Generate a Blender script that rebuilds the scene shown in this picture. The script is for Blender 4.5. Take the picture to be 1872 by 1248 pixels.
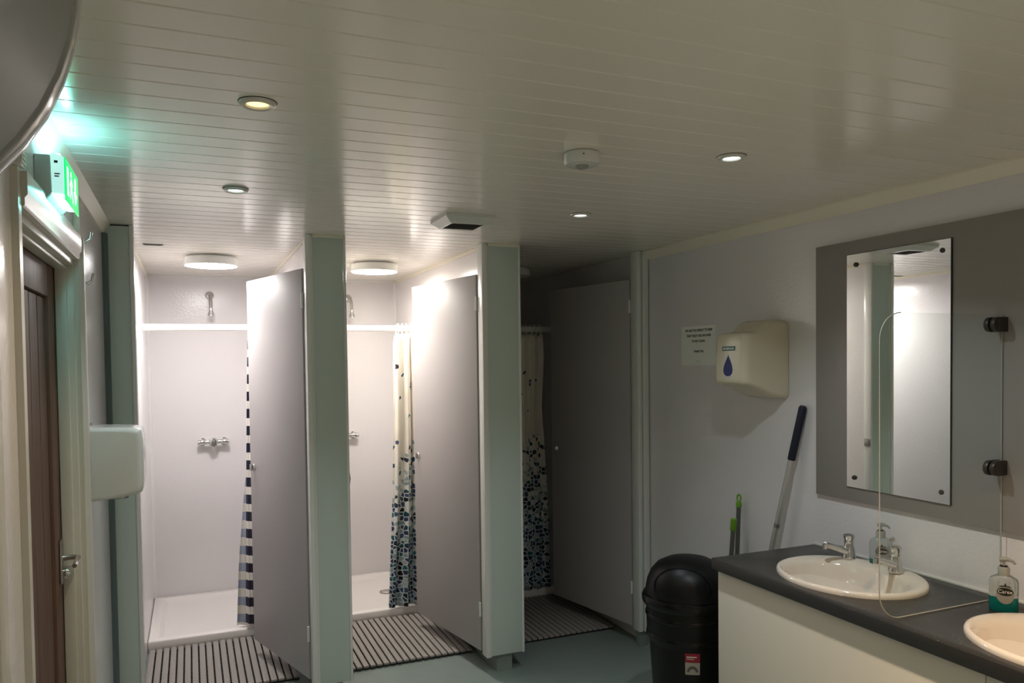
import bpy, bmesh, math, random
from mathutils import Vector, Matrix

for o in list(bpy.data.objects):
    bpy.data.objects.remove(o)
SC = bpy.context.scene
COL = SC.collection
random.seed(7)

# ------------------------------------------------------------------ camera, world, exposure
F_PX, YAW, PITCH, ROLL, CAM_H = 1408.119, math.radians(22.68732), math.radians(-1.66772), math.radians(-0.701), 1.674
fw = Vector((math.sin(YAW) * math.cos(PITCH), math.cos(YAW) * math.cos(PITCH), math.sin(PITCH)))
r0 = Vector((math.cos(YAW), -math.sin(YAW), 0))
u0 = r0.cross(fw)
rt = r0 * math.cos(ROLL) + u0 * math.sin(ROLL)
up = -r0 * math.sin(ROLL) + u0 * math.cos(ROLL)
cd = bpy.data.cameras.new('camera')
cd.sensor_width = 36.0
cd.lens = F_PX / 1872 * 36.0
cd.shift_y = 78 / 1872.0
cd.clip_start = 0.02
cam = bpy.data.objects.new('camera', cd)
COL.objects.link(cam)
M4 = Matrix((rt, up, -fw)).transposed().to_4x4()
M4.translation = (0, 0, CAM_H)
cam.matrix_world = M4
SC.camera = cam

w = bpy.data.worlds.new('world')
SC.world = w
w.use_nodes = True
w.node_tree.nodes['Background'].inputs[0].default_value = (0.02, 0.02, 0.022, 1)
w.node_tree.nodes['Background'].inputs[1].default_value = 1.0
SC.view_settings.view_transform = 'Standard'
SC.view_settings.look = 'None'
SC.view_settings.exposure = 0.75
SC.view_settings.gamma = 1.0
SC.view_settings.use_curve_mapping = False

COOL = (0.86, 0.95, 1.0)
WARM = (1.0, 0.80, 0.56)
DRUM_STRENGTH = (56.0, 59.0)
DOWN_COOL_W = 2.2
DOWN_WARM_W = 2.0
SIGN_STRENGTH = 26.0

# ------------------------------------------------------------------ dimensions (metres, floor at z = 0)
XL, XR, H = -0.341, 2.457, 2.30
YF, YR, YN = 3.817, 5.841, -1.3
ZB = 0.093                       # underside of the cubicle partitions

# ------------------------------------------------------------------ materials
def lin(c):
    c = c.lstrip('#')
    v = [int(c[i:i + 2], 16) / 255 for i in (0, 2, 4)]
    return tuple((x / 12.92 if x <= 0.04045 else ((x + 0.055) / 1.055) ** 2.4) for x in v) + (1.0,)

MATS = {}
def mat(name, col, rough=0.5, metal=0.0, emit=None, strength=0.0, trans=0.0, ior=1.45, coat=0.0, spec=0.5,
        noise=None, bump=None, alpha=1.0):
    """noise = (scale xyz, amount, dark colour) mottles the colour; bump = (scale xyz, strength, distance)"""
    m = bpy.data.materials.new(name)
    m.use_nodes = True
    nt = m.node_tree
    b = nt.nodes['Principled BSDF']
    c = lin(col) if isinstance(col, str) else tuple(col) + (1.0,)
    b.inputs['Base Color'].default_value = c
    b.inputs['Roughness'].default_value = rough
    b.inputs['Metallic'].default_value = metal
    b.inputs['IOR'].default_value = ior
    b.inputs['Specular IOR Level'].default_value = spec
    b.inputs['Transmission Weight'].default_value = trans
    b.inputs['Coat Weight'].default_value = coat
    if emit is not None:
        b.inputs['Emission Color'].default_value = tuple(emit) + (1.0,)
        b.inputs['Emission Strength'].default_value = strength
    if noise or bump:
        tc = nt.nodes.new('ShaderNodeTexCoord')
    if noise:
        sc_, amt, dark = noise
        mp = nt.nodes.new('ShaderNodeMapping'); mp.inputs['Scale'].default_value = sc_
        nz = nt.nodes.new('ShaderNodeTexNoise'); nz.inputs['Scale'].default_value = 1.0; nz.inputs['Detail'].default_value = 5
        mr = nt.nodes.new('ShaderNodeMapRange')
        mr.inputs['From Min'].default_value = 0.35; mr.inputs['From Max'].default_value = 0.7
        mr.inputs['To Min'].default_value = 0.0; mr.inputs['To Max'].default_value = amt
        mx = nt.nodes.new('ShaderNodeMix'); mx.data_type = 'RGBA'
        mx.inputs['A'].default_value = c; mx.inputs['B'].default_value = lin(dark)
        nt.links.new(tc.outputs['Object'], mp.inputs['Vector']); nt.links.new(mp.outputs[0], nz.inputs['Vector'])
        nt.links.new(nz.outputs['Fac'], mr.inputs['Value']); nt.links.new(mr.outputs[0], mx.inputs['Factor'])
        nt.links.new(mx.outputs['Result'], b.inputs['Base Color'])
    if bump:
        sc_, st, dist = bump
        mp2 = nt.nodes.new('ShaderNodeMapping'); mp2.inputs['Scale'].default_value = sc_
        nz2 = nt.nodes.new('ShaderNodeTexNoise'); nz2.inputs['Scale'].default_value = 1.0; nz2.inputs['Detail'].default_value = 3
        bp = nt.nodes.new('ShaderNodeBump'); bp.inputs['Strength'].default_value = st; bp.inputs['Distance'].default_value = dist
        nt.links.new(tc.outputs['Object'], mp2.inputs['Vector']); nt.links.new(mp2.outputs[0], nz2.inputs['Vector'])
        nt.links.new(nz2.outputs['Fac'], bp.inputs['Height']); nt.links.new(bp.outputs[0], b.inputs['Normal'])
    MATS[name] = m
    return m

PANEL = mat('wall_panel', '#e4e0e0', 0.20, bump=((60, 60, 60), 0.22, 0.004))
PARTITION = mat('partition_panel', '#c5d1ca', 0.34)  # green tint paints in the exit sign's light on the panel fronts
DOORW = mat('cubicle_door_laminate', '#b2adad', 0.5, bump=((260, 260, 6), 0.06, 0.002))
POST = mat('post_plastic', '#e4e4e0', 0.28)
CEIL = mat('ceiling_pvc', '#e4dfd4', 0.18)
CEILBACK = mat('ceiling_backing', '#b8b2a6', 0.7)
TRIM = mat('trim_white', '#ece5d2', 0.35)
ARCH = mat('architrave_gloss', '#d3cfc4', 0.3, noise=((3, 3, 1.2), 0.25, '#b3a98f'))
FLOORM = mat('floor_vinyl', '#84908a', 0.42, noise=((9, 9, 9), 0.25, '#717c76'), bump=((300, 300, 300), 0.05, 0.002))
WOOD = mat('dark_oak', '#735444', 0.5, noise=((60, 60, 3), 0.8, '#4a3226'), bump=((180, 180, 5), 0.25, 0.004))
GAP = mat('dark_gap', '#151412', 0.8)
STRIPDK = mat('corner_strip_grey', '#5c6a6a', 0.45)
CHROME = mat('chrome', '#d8d8d6', 0.12, metal=1.0)
SATIN = mat('satin_metal', '#a9a6a0', 0.32, metal=1.0)
LOUVRE = mat('louvre_grey', '#6b6862', 0.6)
DARKMETAL = mat('gunmetal', '#4b4743', 0.42, metal=0.6)
ALU = mat('aluminium', '#cfcfc9', 0.35, metal=0.75)
WHITEGLOSS = mat('white_gloss_plastic', '#d9d9d4', 0.16, coat=0.3)
CASING = mat('casing_satin', '#858887', 0.42)  # grey paints the dim light into the white casing, rim included
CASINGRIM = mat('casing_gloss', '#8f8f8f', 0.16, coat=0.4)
CREAM = mat('cream_plastic', '#d8d0ba', 0.18)
CREAMSEAM = mat('cream_seam', '#5d5644', 0.5)
TRAYM = mat('tray_acrylic', '#f3eeea', 0.2)
CERAMIC = mat('ceramic', '#d3c9bc', 0.1, coat=0.3)
SLAT = mat('duckboard_slat', '#9c9590', 0.55, bump=((120, 900, 120), 0.15, 0.002))
RUNG = mat('duckboard_rung', '#2a2927', 0.6)
BLACKP = mat('black_plastic', '#09090a', 0.42, spec=0.3)
BLACKP2 = mat('black_plastic_gloss', '#060607', 0.25, spec=0.35)
BOARD = mat('grey_backboard', '#96918c', 0.5)
MIRROR = mat('mirror_glass', (0.88, 0.91, 0.89), 0.015, metal=1.0)
MIRROREDGE = mat('mirror_edge', '#23221e', 0.4)
GLASS = mat('acrylic', (0.97, 0.99, 0.98), 0.02, trans=1.0, ior=1.40)
nt = GLASS.node_tree
tr_ = nt.nodes.new('ShaderNodeBsdfTransparent'); tr_.inputs[0].default_value = (0.96, 0.98, 0.97, 1)
gl_ = nt.nodes.new('ShaderNodeBsdfGlossy'); gl_.inputs['Roughness'].default_value = 0.02
lw_ = nt.nodes.new('ShaderNodeLayerWeight'); lw_.inputs['Blend'].default_value = 0.25
fr_ = nt.nodes.new('ShaderNodeMath'); fr_.operation = 'MULTIPLY_ADD'; fr_.inputs[1].default_value = 0.10; fr_.inputs[2].default_value = 0.015
nt.links.new(lw_.outputs['Facing'], fr_.inputs[0])
ms_ = nt.nodes.new('ShaderNodeMixShader')
nt.links.new(fr_.outputs[0], ms_.inputs[0]); nt.links.new(tr_.outputs[0], ms_.inputs[1]); nt.links.new(gl_.outputs[0], ms_.inputs[2])
nt.links.new(ms_.outputs[0], nt.nodes['Material Output'].inputs['Surface'])
GLASSEDGE = mat('acrylic_edge', '#b3afa4', 0.3)
PAPER = mat('paper', '#f0f0ea', 0.7)
INK = mat('ink_black', '#1a1a18', 0.7)
CAB = mat('cabinet_panel', '#cfcabd', 0.4)
NAVY = mat('navy_grip', '#12182c', 0.5)
GREENP = mat('lime_plastic', '#6fa32c', 0.4)
GREYTUBE = mat('grey_tube', '#5b5c57', 0.4)
BLUEDROP = mat('blue_window', '#1b2b6e', 0.35, spec=0.25)
TEAL = mat('teal_label', '#2d6466', 0.5)
WHITEINK = mat('white_ink', '#d8d8d2', 0.6)
RED = mat('red_label', '#7d1526', 0.5)
LABELG = mat('label_grey', '#8d8b84', 0.5)
LABELD = mat('label_dark', '#4d4b47', 0.5)
GREENSIGN = mat('exit_green', '#0a9d3f', 0.3, emit=(0.0, 0.62, 0.13), strength=0.95)
SIGNGLOW = mat('exit_diffuser', '#c8efe8', 0.3, emit=(0.55, 1.0, 0.94), strength=0.42)
SIGNSTRIP = mat('exit_added_glow', '#c8efe8', 0.3, emit=(0.34, 0.94, 1.0), strength=SIGN_STRENGTH)
SIGNSTRIP2 = mat('exit_added_glow_side', '#c8efe8', 0.3, emit=(0.34, 0.94, 1.0), strength=SIGN_STRENGTH * 0.8)
SIGNPICTO = mat('exit_picto', '#e6fff2', 0.4, emit=(0.65, 1.0, 0.82), strength=1.1)
SIGNBODY = mat('exit_body', '#b9c2bf', 0.35)
DIFF_ON1 = mat('drum_diffuser_lit_cool', '#ffffff', 0.5, emit=(1.0, 0.96, 0.945), strength=DRUM_STRENGTH[0])
DIFF_ON2 = mat('drum_diffuser_lit_warm', '#ffffff', 0.5, emit=(1.0, 0.94, 0.86), strength=DRUM_STRENGTH[1])
DIFF_OFF = mat('drum_diffuser_off', '#d8d8d4', 0.4)
LENS_C = mat('downlight_lens_cool', '#ffffff', 0.4, emit=COOL, strength=2.2)
LENS_W = mat('downlight_lens_warm', '#fff0d0', 0.4, emit=(1.0, 0.76, 0.30), strength=1.15)
BEZEL = mat('downlight_bezel', '#d2cfc6', 0.3, metal=0.15)
SOAPCLEAR = mat('soap_bottle_clear', (0.66, 0.71, 0.69), 0.08, trans=0.8, ior=1.3)
SOAPTEAL = mat('soap_liquid_teal', '#0f6f6c', 0.15, trans=0.15)
PUMP = mat('pump_clear', '#a9aca4', 0.2, trans=0.3)
RAILM = mat('rail_white', '#efece4', 0.3)

# black worktop with pale sparkle
WORK = mat('worktop_laminate', '#2b2a29', 0.33)
nt = WORK.node_tree
tc = nt.nodes.new('ShaderNodeTexCoord')
vo = nt.nodes.new('ShaderNodeTexVoronoi'); vo.inputs['Scale'].default_value = 110
cr = nt.nodes.new('ShaderNodeValToRGB')
cr.color_ramp.elements[0].position = 0.0; cr.color_ramp.elements[0].color = (1, 1, 1, 1)
cr.color_ramp.elements[1].position = 0.27; cr.color_ramp.elements[1].color = (0, 0, 0, 1)
sepc = nt.nodes.new('ShaderNodeSeparateColor')
thr = nt.nodes.new('ShaderNodeMath'); thr.operation = 'GREATER_THAN'; thr.inputs[1].default_value = 0.90
mul = nt.nodes.new('ShaderNodeMath'); mul.operation = 'MULTIPLY'
mx = nt.nodes.new('ShaderNodeMix'); mx.data_type = 'RGBA'
mx.inputs['A'].default_value = lin('#2b2a29'); mx.inputs['B'].default_value = lin('#d6d3c6')
L = nt.links.new
L(tc.outputs['Object'], vo.inputs['Vector']); L(vo.outputs['Distance'], cr.inputs['Fac'])
L(vo.outputs['Color'], sepc.inputs['Color']); L(sepc.outputs['Red'], thr.inputs[0])
L(cr.outputs['Color'], mul.inputs[0]); L(thr.outputs[0], mul.inputs[1])
L(mul.outputs[0], mx.inputs['Factor']); L(mx.outputs['Result'], nt.nodes['Principled BSDF'].inputs['Base Color'])

def mosaic_mat(name):
    m = mat(name, '#e9e2d6', 0.45)
    nt = m.node_tree; L = nt.links.new; N = nt.nodes.new
    uv = N('ShaderNodeUVMap'); uv.uv_map = 'UVMap'
    mp = N('ShaderNodeMapping'); mp.inputs['Scale'].default_value = (30, 34, 1)
    v1 = N('ShaderNodeTexVoronoi'); v1.voronoi_dimensions = '2D'; v1.feature = 'F1'; v1.inputs['Scale'].default_value = 1; v1.inputs['Randomness'].default_value = 0.72
    v2 = N('ShaderNodeTexVoronoi'); v2.voronoi_dimensions = '2D'; v2.feature = 'DISTANCE_TO_EDGE'; v2.inputs['Scale'].default_value = 1; v2.inputs['Randomness'].default_value = 0.72
    sep = N('ShaderNodeSeparateXYZ'); sc = N('ShaderNodeSeparateColor')
    dens = N('ShaderNodeMapRange'); dens.inputs['From Min'].default_value = 1.28; dens.inputs['From Max'].default_value = 0.45
    dens.inputs['To Min'].default_value = 0.02; dens.inputs['To Max'].default_value = 1.02
    lt = N('ShaderNodeMath'); lt.operation = 'LESS_THAN'
    ed = N('ShaderNodeMath'); ed.operation = 'GREATER_THAN'; ed.inputs[1].default_value = 0.10
    mu = N('ShaderNodeMath'); mu.operation = 'MULTIPLY'
    ramp = N('ShaderNodeValToRGB'); ramp.color_ramp.interpolation = 'CONSTANT'
    cols = ['#14151f', '#2b3d63', '#8ea3a8', '#134b5c', '#11696a', '#9fb0b2', '#27364f', '#1a1c26', '#3b5275', '#b3bcba']
    e = ramp.color_ramp.elements
    e[0].position = 0; e[0].color = lin(cols[0]); e[1].position = 0.1; e[1].color = lin(cols[1])
    for i, c in enumerate(cols[2:], 2):
        q = e.new(i / 10); q.color = lin(c)
    base = N('ShaderNodeMapRange'); base.inputs['From Min'].default_value = 1.1; base.inputs['From Max'].default_value = 0.2
    bm = N('ShaderNodeMix'); bm.data_type = 'RGBA'; bm.inputs['A'].default_value = lin('#efe8da'); bm.inputs['B'].default_value = lin('#cfdde4')
    mx = N('ShaderNodeMix'); mx.data_type = 'RGBA'
    L(uv.outputs[0], mp.inputs[0]); L(mp.outputs[0], v1.inputs['Vector']); L(mp.outputs[0], v2.inputs['Vector'])
    L(uv.outputs[0], sep.inputs[0]); L(sep.outputs['Y'], dens.inputs['Value']); L(sep.outputs['Y'], base.inputs['Value'])
    L(v1.outputs['Color'], sc.inputs[0]); L(sc.outputs['Red'], lt.inputs[0]); L(dens.outputs[0], lt.inputs[1])
    L(v2.outputs['Distance'], ed.inputs[0]); L(lt.outputs[0], mu.inputs[0]); L(ed.outputs[0], mu.inputs[1])
    L(sc.outputs['Green'], ramp.inputs['Fac']); L(base.outputs[0], bm.inputs['Factor'])
    L(bm.outputs['Result'], mx.inputs['A']); L(ramp.outputs['Color'], mx.inputs['B']); L(mu.outputs[0], mx.inputs['Factor'])
    L(mx.outputs['Result'], nt.nodes['Principled BSDF'].inputs['Base Color'])
    return m

def stripe_mat(name, a, b, pitch, duty, phase):
    m = mat(name, a, 0.5)
    nt = m.node_tree; L = nt.links.new; N = nt.nodes.new
    uv = N('ShaderNodeUVMap'); uv.uv_map = 'UVMap'
    sep = N('ShaderNodeSeparateXYZ')
    ad = N('ShaderNodeMath'); ad.operation = 'ADD'; ad.inputs[1].default_value = phase
    mo = N('ShaderNodeMath'); mo.operation = 'MODULO'; mo.inputs[1].default_value = pitch
    lt = N('ShaderNodeMath'); lt.operation = 'LESS_THAN'; lt.inputs[1].default_value = pitch * duty
    mx = N('ShaderNodeMix'); mx.data_type = 'RGBA'; mx.inputs['A'].default_value = lin(a); mx.inputs['B'].default_value = lin(b)
    L(uv.outputs[0], sep.inputs[0]); L(sep.outputs['Y'], ad.inputs[0]); L(ad.outputs[0], mo.inputs[0]); L(mo.outputs[0], lt.inputs[0])
    L(lt.outputs[0], mx.inputs['Factor']); L(mx.outputs['Result'], nt.nodes['Principled BSDF'].inputs['Base Color'])
    return m
MOSAIC = mosaic_mat('mosaic_print')
STRIPE = stripe_mat('navy_stripe', '#e8e3da', '#1a1a30', 0.104, 0.55, 0.0)
STRIPEREV = stripe_mat('pale_stripe_reverse', '#e4dfd4', '#9fa6bb', 0.104, 0.5, 0.0)

# ------------------------------------------------------------------ mesh helpers
class MB:
    def __init__(self, xf=None):
        self.v = []; self.f = []; self.uv = None; self.xf = xf
    def add(self, vs, fs):
        n = len(self.v)
        for p in vs:
            p = Vector(p)
            self.v.append(self.xf @ p if self.xf else p)
        self.f += [tuple(i + n for i in q) for q in fs]
        return self
    def box(self, x0, x1, y0, y1, z0, z1):
        return self.add([(x0, y0, z0), (x1, y0, z0), (x1, y1, z0), (x0, y1, z0), (x0, y0, z1), (x1, y0, z1), (x1, y1, z1), (x0, y1, z1)],
                        [(3, 2, 1, 0), (4, 5, 6, 7), (0, 1, 5, 4), (1, 2, 6, 5), (2, 3, 7, 6), (3, 0, 4, 7)])
    def prism(self, poly, axis, a, b):
        """poly of 2-D points; axis 'X': (y,z), 'Y': (x,z), 'Z': (x,y)"""
        def P(p, t):
            return {'X': (t, p[0], p[1]), 'Y': (p[0], t, p[1]), 'Z': (p[0], p[1], t)}[axis]
        n = len(poly)
        vs = [P(p, a) for p in poly] + [P(p, b) for p in poly]
        fs = [tuple(range(n)), tuple(range(2 * n - 1, n - 1, -1))]
        fs += [((i + 1) % n, i, n + i, n + (i + 1) % n) for i in range(n)]
        return self.add(vs, fs)
    def lathe(self, prof, c=(0, 0, 0), axis='Z', seg=32, sx=1.0, sy=1.0):
        """prof: list of (radius, height along axis); closed where the radius is 0"""
        vs, rows = [], []
        for r, h in prof:
            if r < 1e-6:
                rows.append([len(vs)]); pts = [(0, 0, h)]
            else:
                rows.append(list(range(len(vs), len(vs) + seg)))
                pts = [(r * sx * math.cos(2 * math.pi * k / seg), r * sy * math.sin(2 * math.pi * k / seg), h) for k in range(seg)]
            for x, y, z in pts:
                q = {'Z': (x, y, z), 'X': (z, x, y), 'Y': (x, z, y), '-X': (-z, x, y), '-Y': (x, -z, y)}[axis]
                vs.append((q[0] + c[0], q[1] + c[1], q[2] + c[2]))
        fs = []
        for a, b in zip(rows, rows[1:]):
            for k in range(seg):
                k2 = (k + 1) % seg
                if len(a) == 1 and len(b) == 1: continue
                if len(a) == 1: fs.append((a[0], b[k2], b[k]))
                elif len(b) == 1: fs.append((a[k], a[k2], b[0]))
                else: fs.append((a[k], a[k2], b[k2], b[k]))
        return self.add(vs, fs)
    def tube(self, path, r, seg=10, cap=True):
        path = [Vector(p) for p in path]
        rs = r if isinstance(r, (list, tuple)) else [r] * len(path)
        vs, n = [], len(path)
        t0 = (path[1] - path[0]).normalized()
        ref = Vector((0, 0, 1)) if abs(t0.z) < 0.9 else Vector((1, 0, 0))
        nx = t0.cross(ref).normalized()
        for i, p in enumerate(path):
            t = (path[min(i + 1, n - 1)] - path[max(i - 1, 0)]).normalized()
            nx = (nx - t * nx.dot(t)).normalized(); ny = t.cross(nx)
            vs += [tuple(p + (nx * math.cos(2 * math.pi * k / seg) + ny * math.sin(2 * math.pi * k / seg)) * rs[i]) for k in range(seg)]
        fs = [(i * seg + k, i * seg + (k + 1) % seg, (i + 1) * seg + (k + 1) % seg, (i + 1) * seg + k) for i in range(n - 1) for k in range(seg)]
        if cap:
            fs += [tuple(range(seg - 1, -1, -1)), tuple((n - 1) * seg + k for k in range(seg))]
        return self.add(vs, fs)
    def grid(self, fn, nu, nv):
        vs = [fn(i / nu, j / nv) for j in range(nv + 1) for i in range(nu + 1)]
        W = nu + 1
        return self.add(vs, [(j * W + i, j * W + i + 1, (j + 1) * W + i + 1, (j + 1) * W + i) for j in range(nv) for i in range(nu)])

def pillow(prof, y0, y1, r, pivot, depth, steps=7):
    """profile in x-z swept along y with rounded ends, shrinking about the wall-side pivot"""
    secs = []
    for i in range(steps + 1):
        a = math.pi / 2 * i / steps
        secs.append((y0 + r * (1 - math.sin(a)), 1 - r / depth * (1 - math.cos(a))))
    secs = secs[::-1]
    secs = [(yy, sc) for yy, sc in secs] + []
    secs = sorted(secs) + [(y0 + y1 - yy, sc) for yy, sc in sorted(secs)[::-1]]
    n = len(prof); vs = []
    for yy, sc in secs:
        vs += [(pivot[0] + (p[0] - pivot[0]) * sc, yy, pivot[1] + (p[1] - pivot[1]) * sc) for p in prof]
    m_ = len(secs)
    fs = [(a * n + k, a * n + (k + 1) % n, (a + 1) * n + (k + 1) % n, (a + 1) * n + k) for a in range(m_ - 1) for k in range(n)]
    fs += [tuple(range(n)), tuple((m_ - 1) * n + k for k in range(n - 1, -1, -1))]
    return MB().add(vs, fs)
def soften(poly, it=2, closed_keep=()):
    """corner cutting; the first and last point stay"""
    for _ in range(it):
        q = [poly[0]]
        for a, b in zip(poly, poly[1:]):
            q += [(a[0] * 0.75 + b[0] * 0.25, a[1] * 0.75 + b[1] * 0.25), (a[0] * 0.25 + b[0] * 0.75, a[1] * 0.25 + b[1] * 0.75)]
        q.append(poly[-1]); poly = q
    return poly

ORG = {}
def obj(name, mb, m, parent=None, bevel=0.0, seg=2, smooth=True, sharp=38, origin=None, solid=0.0, uvs=None):
    """link one mesh object; children keep world-coordinate input and are shifted to the parent's origin"""
    vs = mb.v
    if parent is None:
        if origin is None:
            xs, ys, zs = [p.x for p in vs], [p.y for p in vs], [p.z for p in vs]
            origin = Vector(((min(xs) + max(xs)) / 2, (min(ys) + max(ys)) / 2, min(zs)))
        org = Vector(origin)
    else:
        org = ORG[parent.name]
    me = bpy.data.meshes.new(name)
    me.from_pydata([tuple(p - org) for p in vs], [], mb.f)
    bm = bmesh.new(); bm.from_mesh(me)
    if uvs:
        lay = bm.loops.layers.uv.new('UVMap')
        bm.verts.ensure_lookup_table()
        for f in bm.faces:
            for l in f.loops:
                l[lay].uv = uvs[l.vert.index]
    bmesh.ops.recalc_face_normals(bm, faces=bm.faces)
    if solid:
        bmesh.ops.solidify(bm, geom=bm.faces[:], thickness=solid)
        bmesh.ops.recalc_face_normals(bm, faces=bm.faces)
    if bevel:
        ed = [e for e in bm.edges if len(e.link_faces) == 2 and e.calc_face_angle(0) > math.radians(30)]
        bmesh.ops.bevel(bm, geom=ed, offset=bevel, segments=seg, profile=0.5, affect='EDGES', clamp_overlap=True)
    if smooth:
        for f in bm.faces: f.smooth = True
        for e in bm.edges:
            if len(e.link_faces) == 2 and e.calc_face_angle(0) > math.radians(sharp): e.smooth = False
    bm.to_mesh(me); bm.free()
    me.materials.append(m)
    o = bpy.data.objects.new(name, me)
    COL.objects.link(o)
    ORG[o.name] = org
    if parent is None:
        o.location = org
    else:
        o.parent = parent
    return o

def tag(o, label, cat, group=None):
    o['label'] = label; o['category'] = cat
    if group: o['group'] = group
    return o
def thing(name, loc, label=None, cat=None, group=None):
    o = bpy.data.objects.new(name, None)
    o.empty_display_size = 0.05
    COL.objects.link(o); o.location = loc
    ORG[o.name] = Vector(loc)
    if label: tag(o, label, cat, group)
    return o
def struct(o, label=None):
    o['kind'] = 'structure'
    if label: o['label'] = label
    return o
def area(name, parent, loc, size, watts, col, spread=150, shape='DISK', size_y=None, direction=(0, 0, -1)):
    ld = bpy.data.lights.new(name, 'AREA')
    ld.shape = shape; ld.size = size
    if size_y: ld.size_y = size_y
    ld.energy = watts; ld.color = col; ld.spread = math.radians(spread)
    o = bpy.data.objects.new(name, ld); COL.objects.link(o)
    o.parent = parent
    o.location = Vector(loc) - ORG[parent.name]
    o.rotation_euler = Vector(direction).to_track_quat('-Z', 'Y').to_euler()
    return o
def text_mesh(name, txt, size, m, parent, fn, align='CENTER', depth=0.0005, bold=0.0):
    """flat lettering; fn maps (x, y, z of the letter plane) to world"""
    cu = bpy.data.curves.new('t', 'FONT')
    cu.body = txt; cu.size = size; cu.align_x = align; cu.align_y = 'CENTER'; cu.extrude = depth; cu.offset = bold; cu.space_line = 1.1
    to = bpy.data.objects.new('t', cu)
    me = bpy.data.meshes.new_from_object(to)
    bpy.data.objects.remove(to); bpy.data.curves.remove(cu)
    me.name = name
    org = ORG[parent.name]
    for v in me.vertices:
        v.co = Vector(fn(*v.co)) - org
    me.materials.clear(); me.materials.append(m)
    o = bpy.data.objects.new(name, me); COL.objects.link(o); o.parent = parent
    ORG[o.name] = org
    return o

# ================================================================== SETTING
struct(obj('floor', MB().box(XL - 0.14, XR + 0.1, YN - 0.1, YR + 0.1, -0.08, 0), FLOORM), 'grey-green vinyl floor')

ceil = struct(obj('ceiling', MB().box(XL - 0.14, XR + 0.1, YN - 0.1, YR + 0.1, H + 0.0041, H + 0.1), CEILBACK), 'white plank ceiling')
# planks run across the room at a 0.1 m pitch
pl = None
y = 2.085 - 0.1 * 33
plank_prof = [(-0.0484, 0.0040), (-0.0484, 0.0028), (-0.0464, 0.0), (0.0464, 0.0), (0.0484, 0.0028), (0.0484, 0.0040)]
k = 0
while y < YR - 0.01:
    cy = y + 0.05
    half = 1.0
    if cy + 0.05 > YR + 0.06: break
    if pl is None:
        mb = MB().prism([(a + cy, b + H) for a, b in plank_prof], 'X', XL, XR)
        pl = obj('ceiling_plank', mb, CEIL, ceil, smooth=False)
        y_first = cy
    else:
        o = pl.copy(); COL.objects.link(o); o.parent = ceil
        o.location = (0, cy - y_first, 0)
    y += 0.1

# left wall with the doorway
DY0, DY1, DZ1 = 1.953, 2.885, 2.03
wl = MB().box(XL - 0.12, XL, YN, DY0, 0, H).box(XL - 0.12, XL, DY1, YR, 0, H).box(XL - 0.12, XL, DY0, DY1, DZ1, H)
struct(obj('wall_left', wl, PANEL, smooth=False), 'pale panelled left wall')
struct(obj('wall_right', MB().box(XR, XR + 0.1, YN, YR, 0, H), PANEL, smooth=False), 'pale panelled right wall')
struct(obj('wall_back', MB().box(XL, XR, YR, YR + 0.1, 0, H), PANEL, smooth=False), 'white panelled wall behind the showers')
struct(obj('wall_near', MB().box(XL, XR, YN - 0.1, YN, 0, H), PANEL, smooth=False), 'pale wall behind the viewer')
# cornices
struct(obj('trim_1', MB().prism([(XR, H), (XR, 2.254), (XR - 0.010, 2.252), (XR - 0.028, 2.275), (XR - 0.042, 2.292), (XR - 0.042, H)], 'Y', YN, YF), TRIM), 'cream cornice along right wall')
struct(obj('trim_2', MB().prism([(XL, H), (XL, 2.256), (XL + 0.008, 2.256), (XL + 0.022, 2.28), (XL + 0.034, H)], 'Y', YN, YF), TRIM), 'cornice along left wall')
# coved vinyl skirting
cove = [(0, 0), (0.05, 0), (0.03, 0.006), (0.014, 0.02), (0.007, 0.045), (0.006, 0.088), (0, 0.088)]
struct(obj('baseboard_right', MB().prism([(XR - a, b) for a, b in cove], 'Y', YN, YF), FLOORM), 'green vinyl coved up the right wall')
struct(obj('baseboard_left', MB().prism([(XL + a, b) for a, b in cove], 'Y', 2.97, YF).prism([(XL + a, b) for a, b in cove], 'Y', YN, 1.90), FLOORM), 'green vinyl coved up the left wall')

# door lining and architrave on the left wall
lin_ = struct(thing('trim_3', (XL, 2.43, 0)), 'white door lining and architrave')
AP = XL + 0.024
obj('lining_jamb', MB().box(XL - 0.12, XL, DY1 - 0.028, DY1, 0, DZ1), ARCH, lin_, bevel=0.003)
obj('lining_jamb', MB().box(XL - 0.12, XL, DY0, DY0 + 0.028, 0, DZ1), ARCH, lin_, bevel=0.003)
obj('lining_head', MB().box(XL - 0.12, XL, DY0 + 0.028, DY1 - 0.028, DZ1 - 0.028, DZ1), ARCH, lin_, bevel=0.003)
# stop strips
obj('stop_strip', MB().box(XL - 0.052, XL - 0.018, DY1 - 0.042, DY1 - 0.028, 0, DZ1 - 0.028), ARCH, lin_, bevel=0.003)
obj('stop_strip', MB().box(XL - 0.052, XL - 0.018, DY0 + 0.028, DY0 + 0.042, 0, DZ1 - 0.028), ARCH, lin_, bevel=0.003)
obj('stop_strip', MB().box(XL - 0.052, XL - 0.018, DY0 + 0.042, DY1 - 0.042, DZ1 - 0.042, DZ1 - 0.028), ARCH, lin_, bevel=0.003)
ap = [(0, 0), (0.014, 0), (0.018, 0.006), (0.018, 0.02), (0.024, 0.028), (0.024, 0.078), (0, 0.078)]   # (proud, across from inner edge)
obj('architrave', MB().prism([(XL + a, DY1 - 0.012 + b) for a, b in ap], 'Z', 0, 2.102), ARCH, lin_)
obj('architrave', MB().prism([(XL + a * 0.6, DY0 + 0.012 - b * 0.64) for a, b in ap], 'Z', 0, 2.102), ARCH, lin_)
obj('architrave_head', MB().prism([(XL + a, DZ1 - 0.006 + b) for a, b in ap], 'Y', DY0 + 0.012, DY1 - 0.012), ARCH, lin_)
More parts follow.
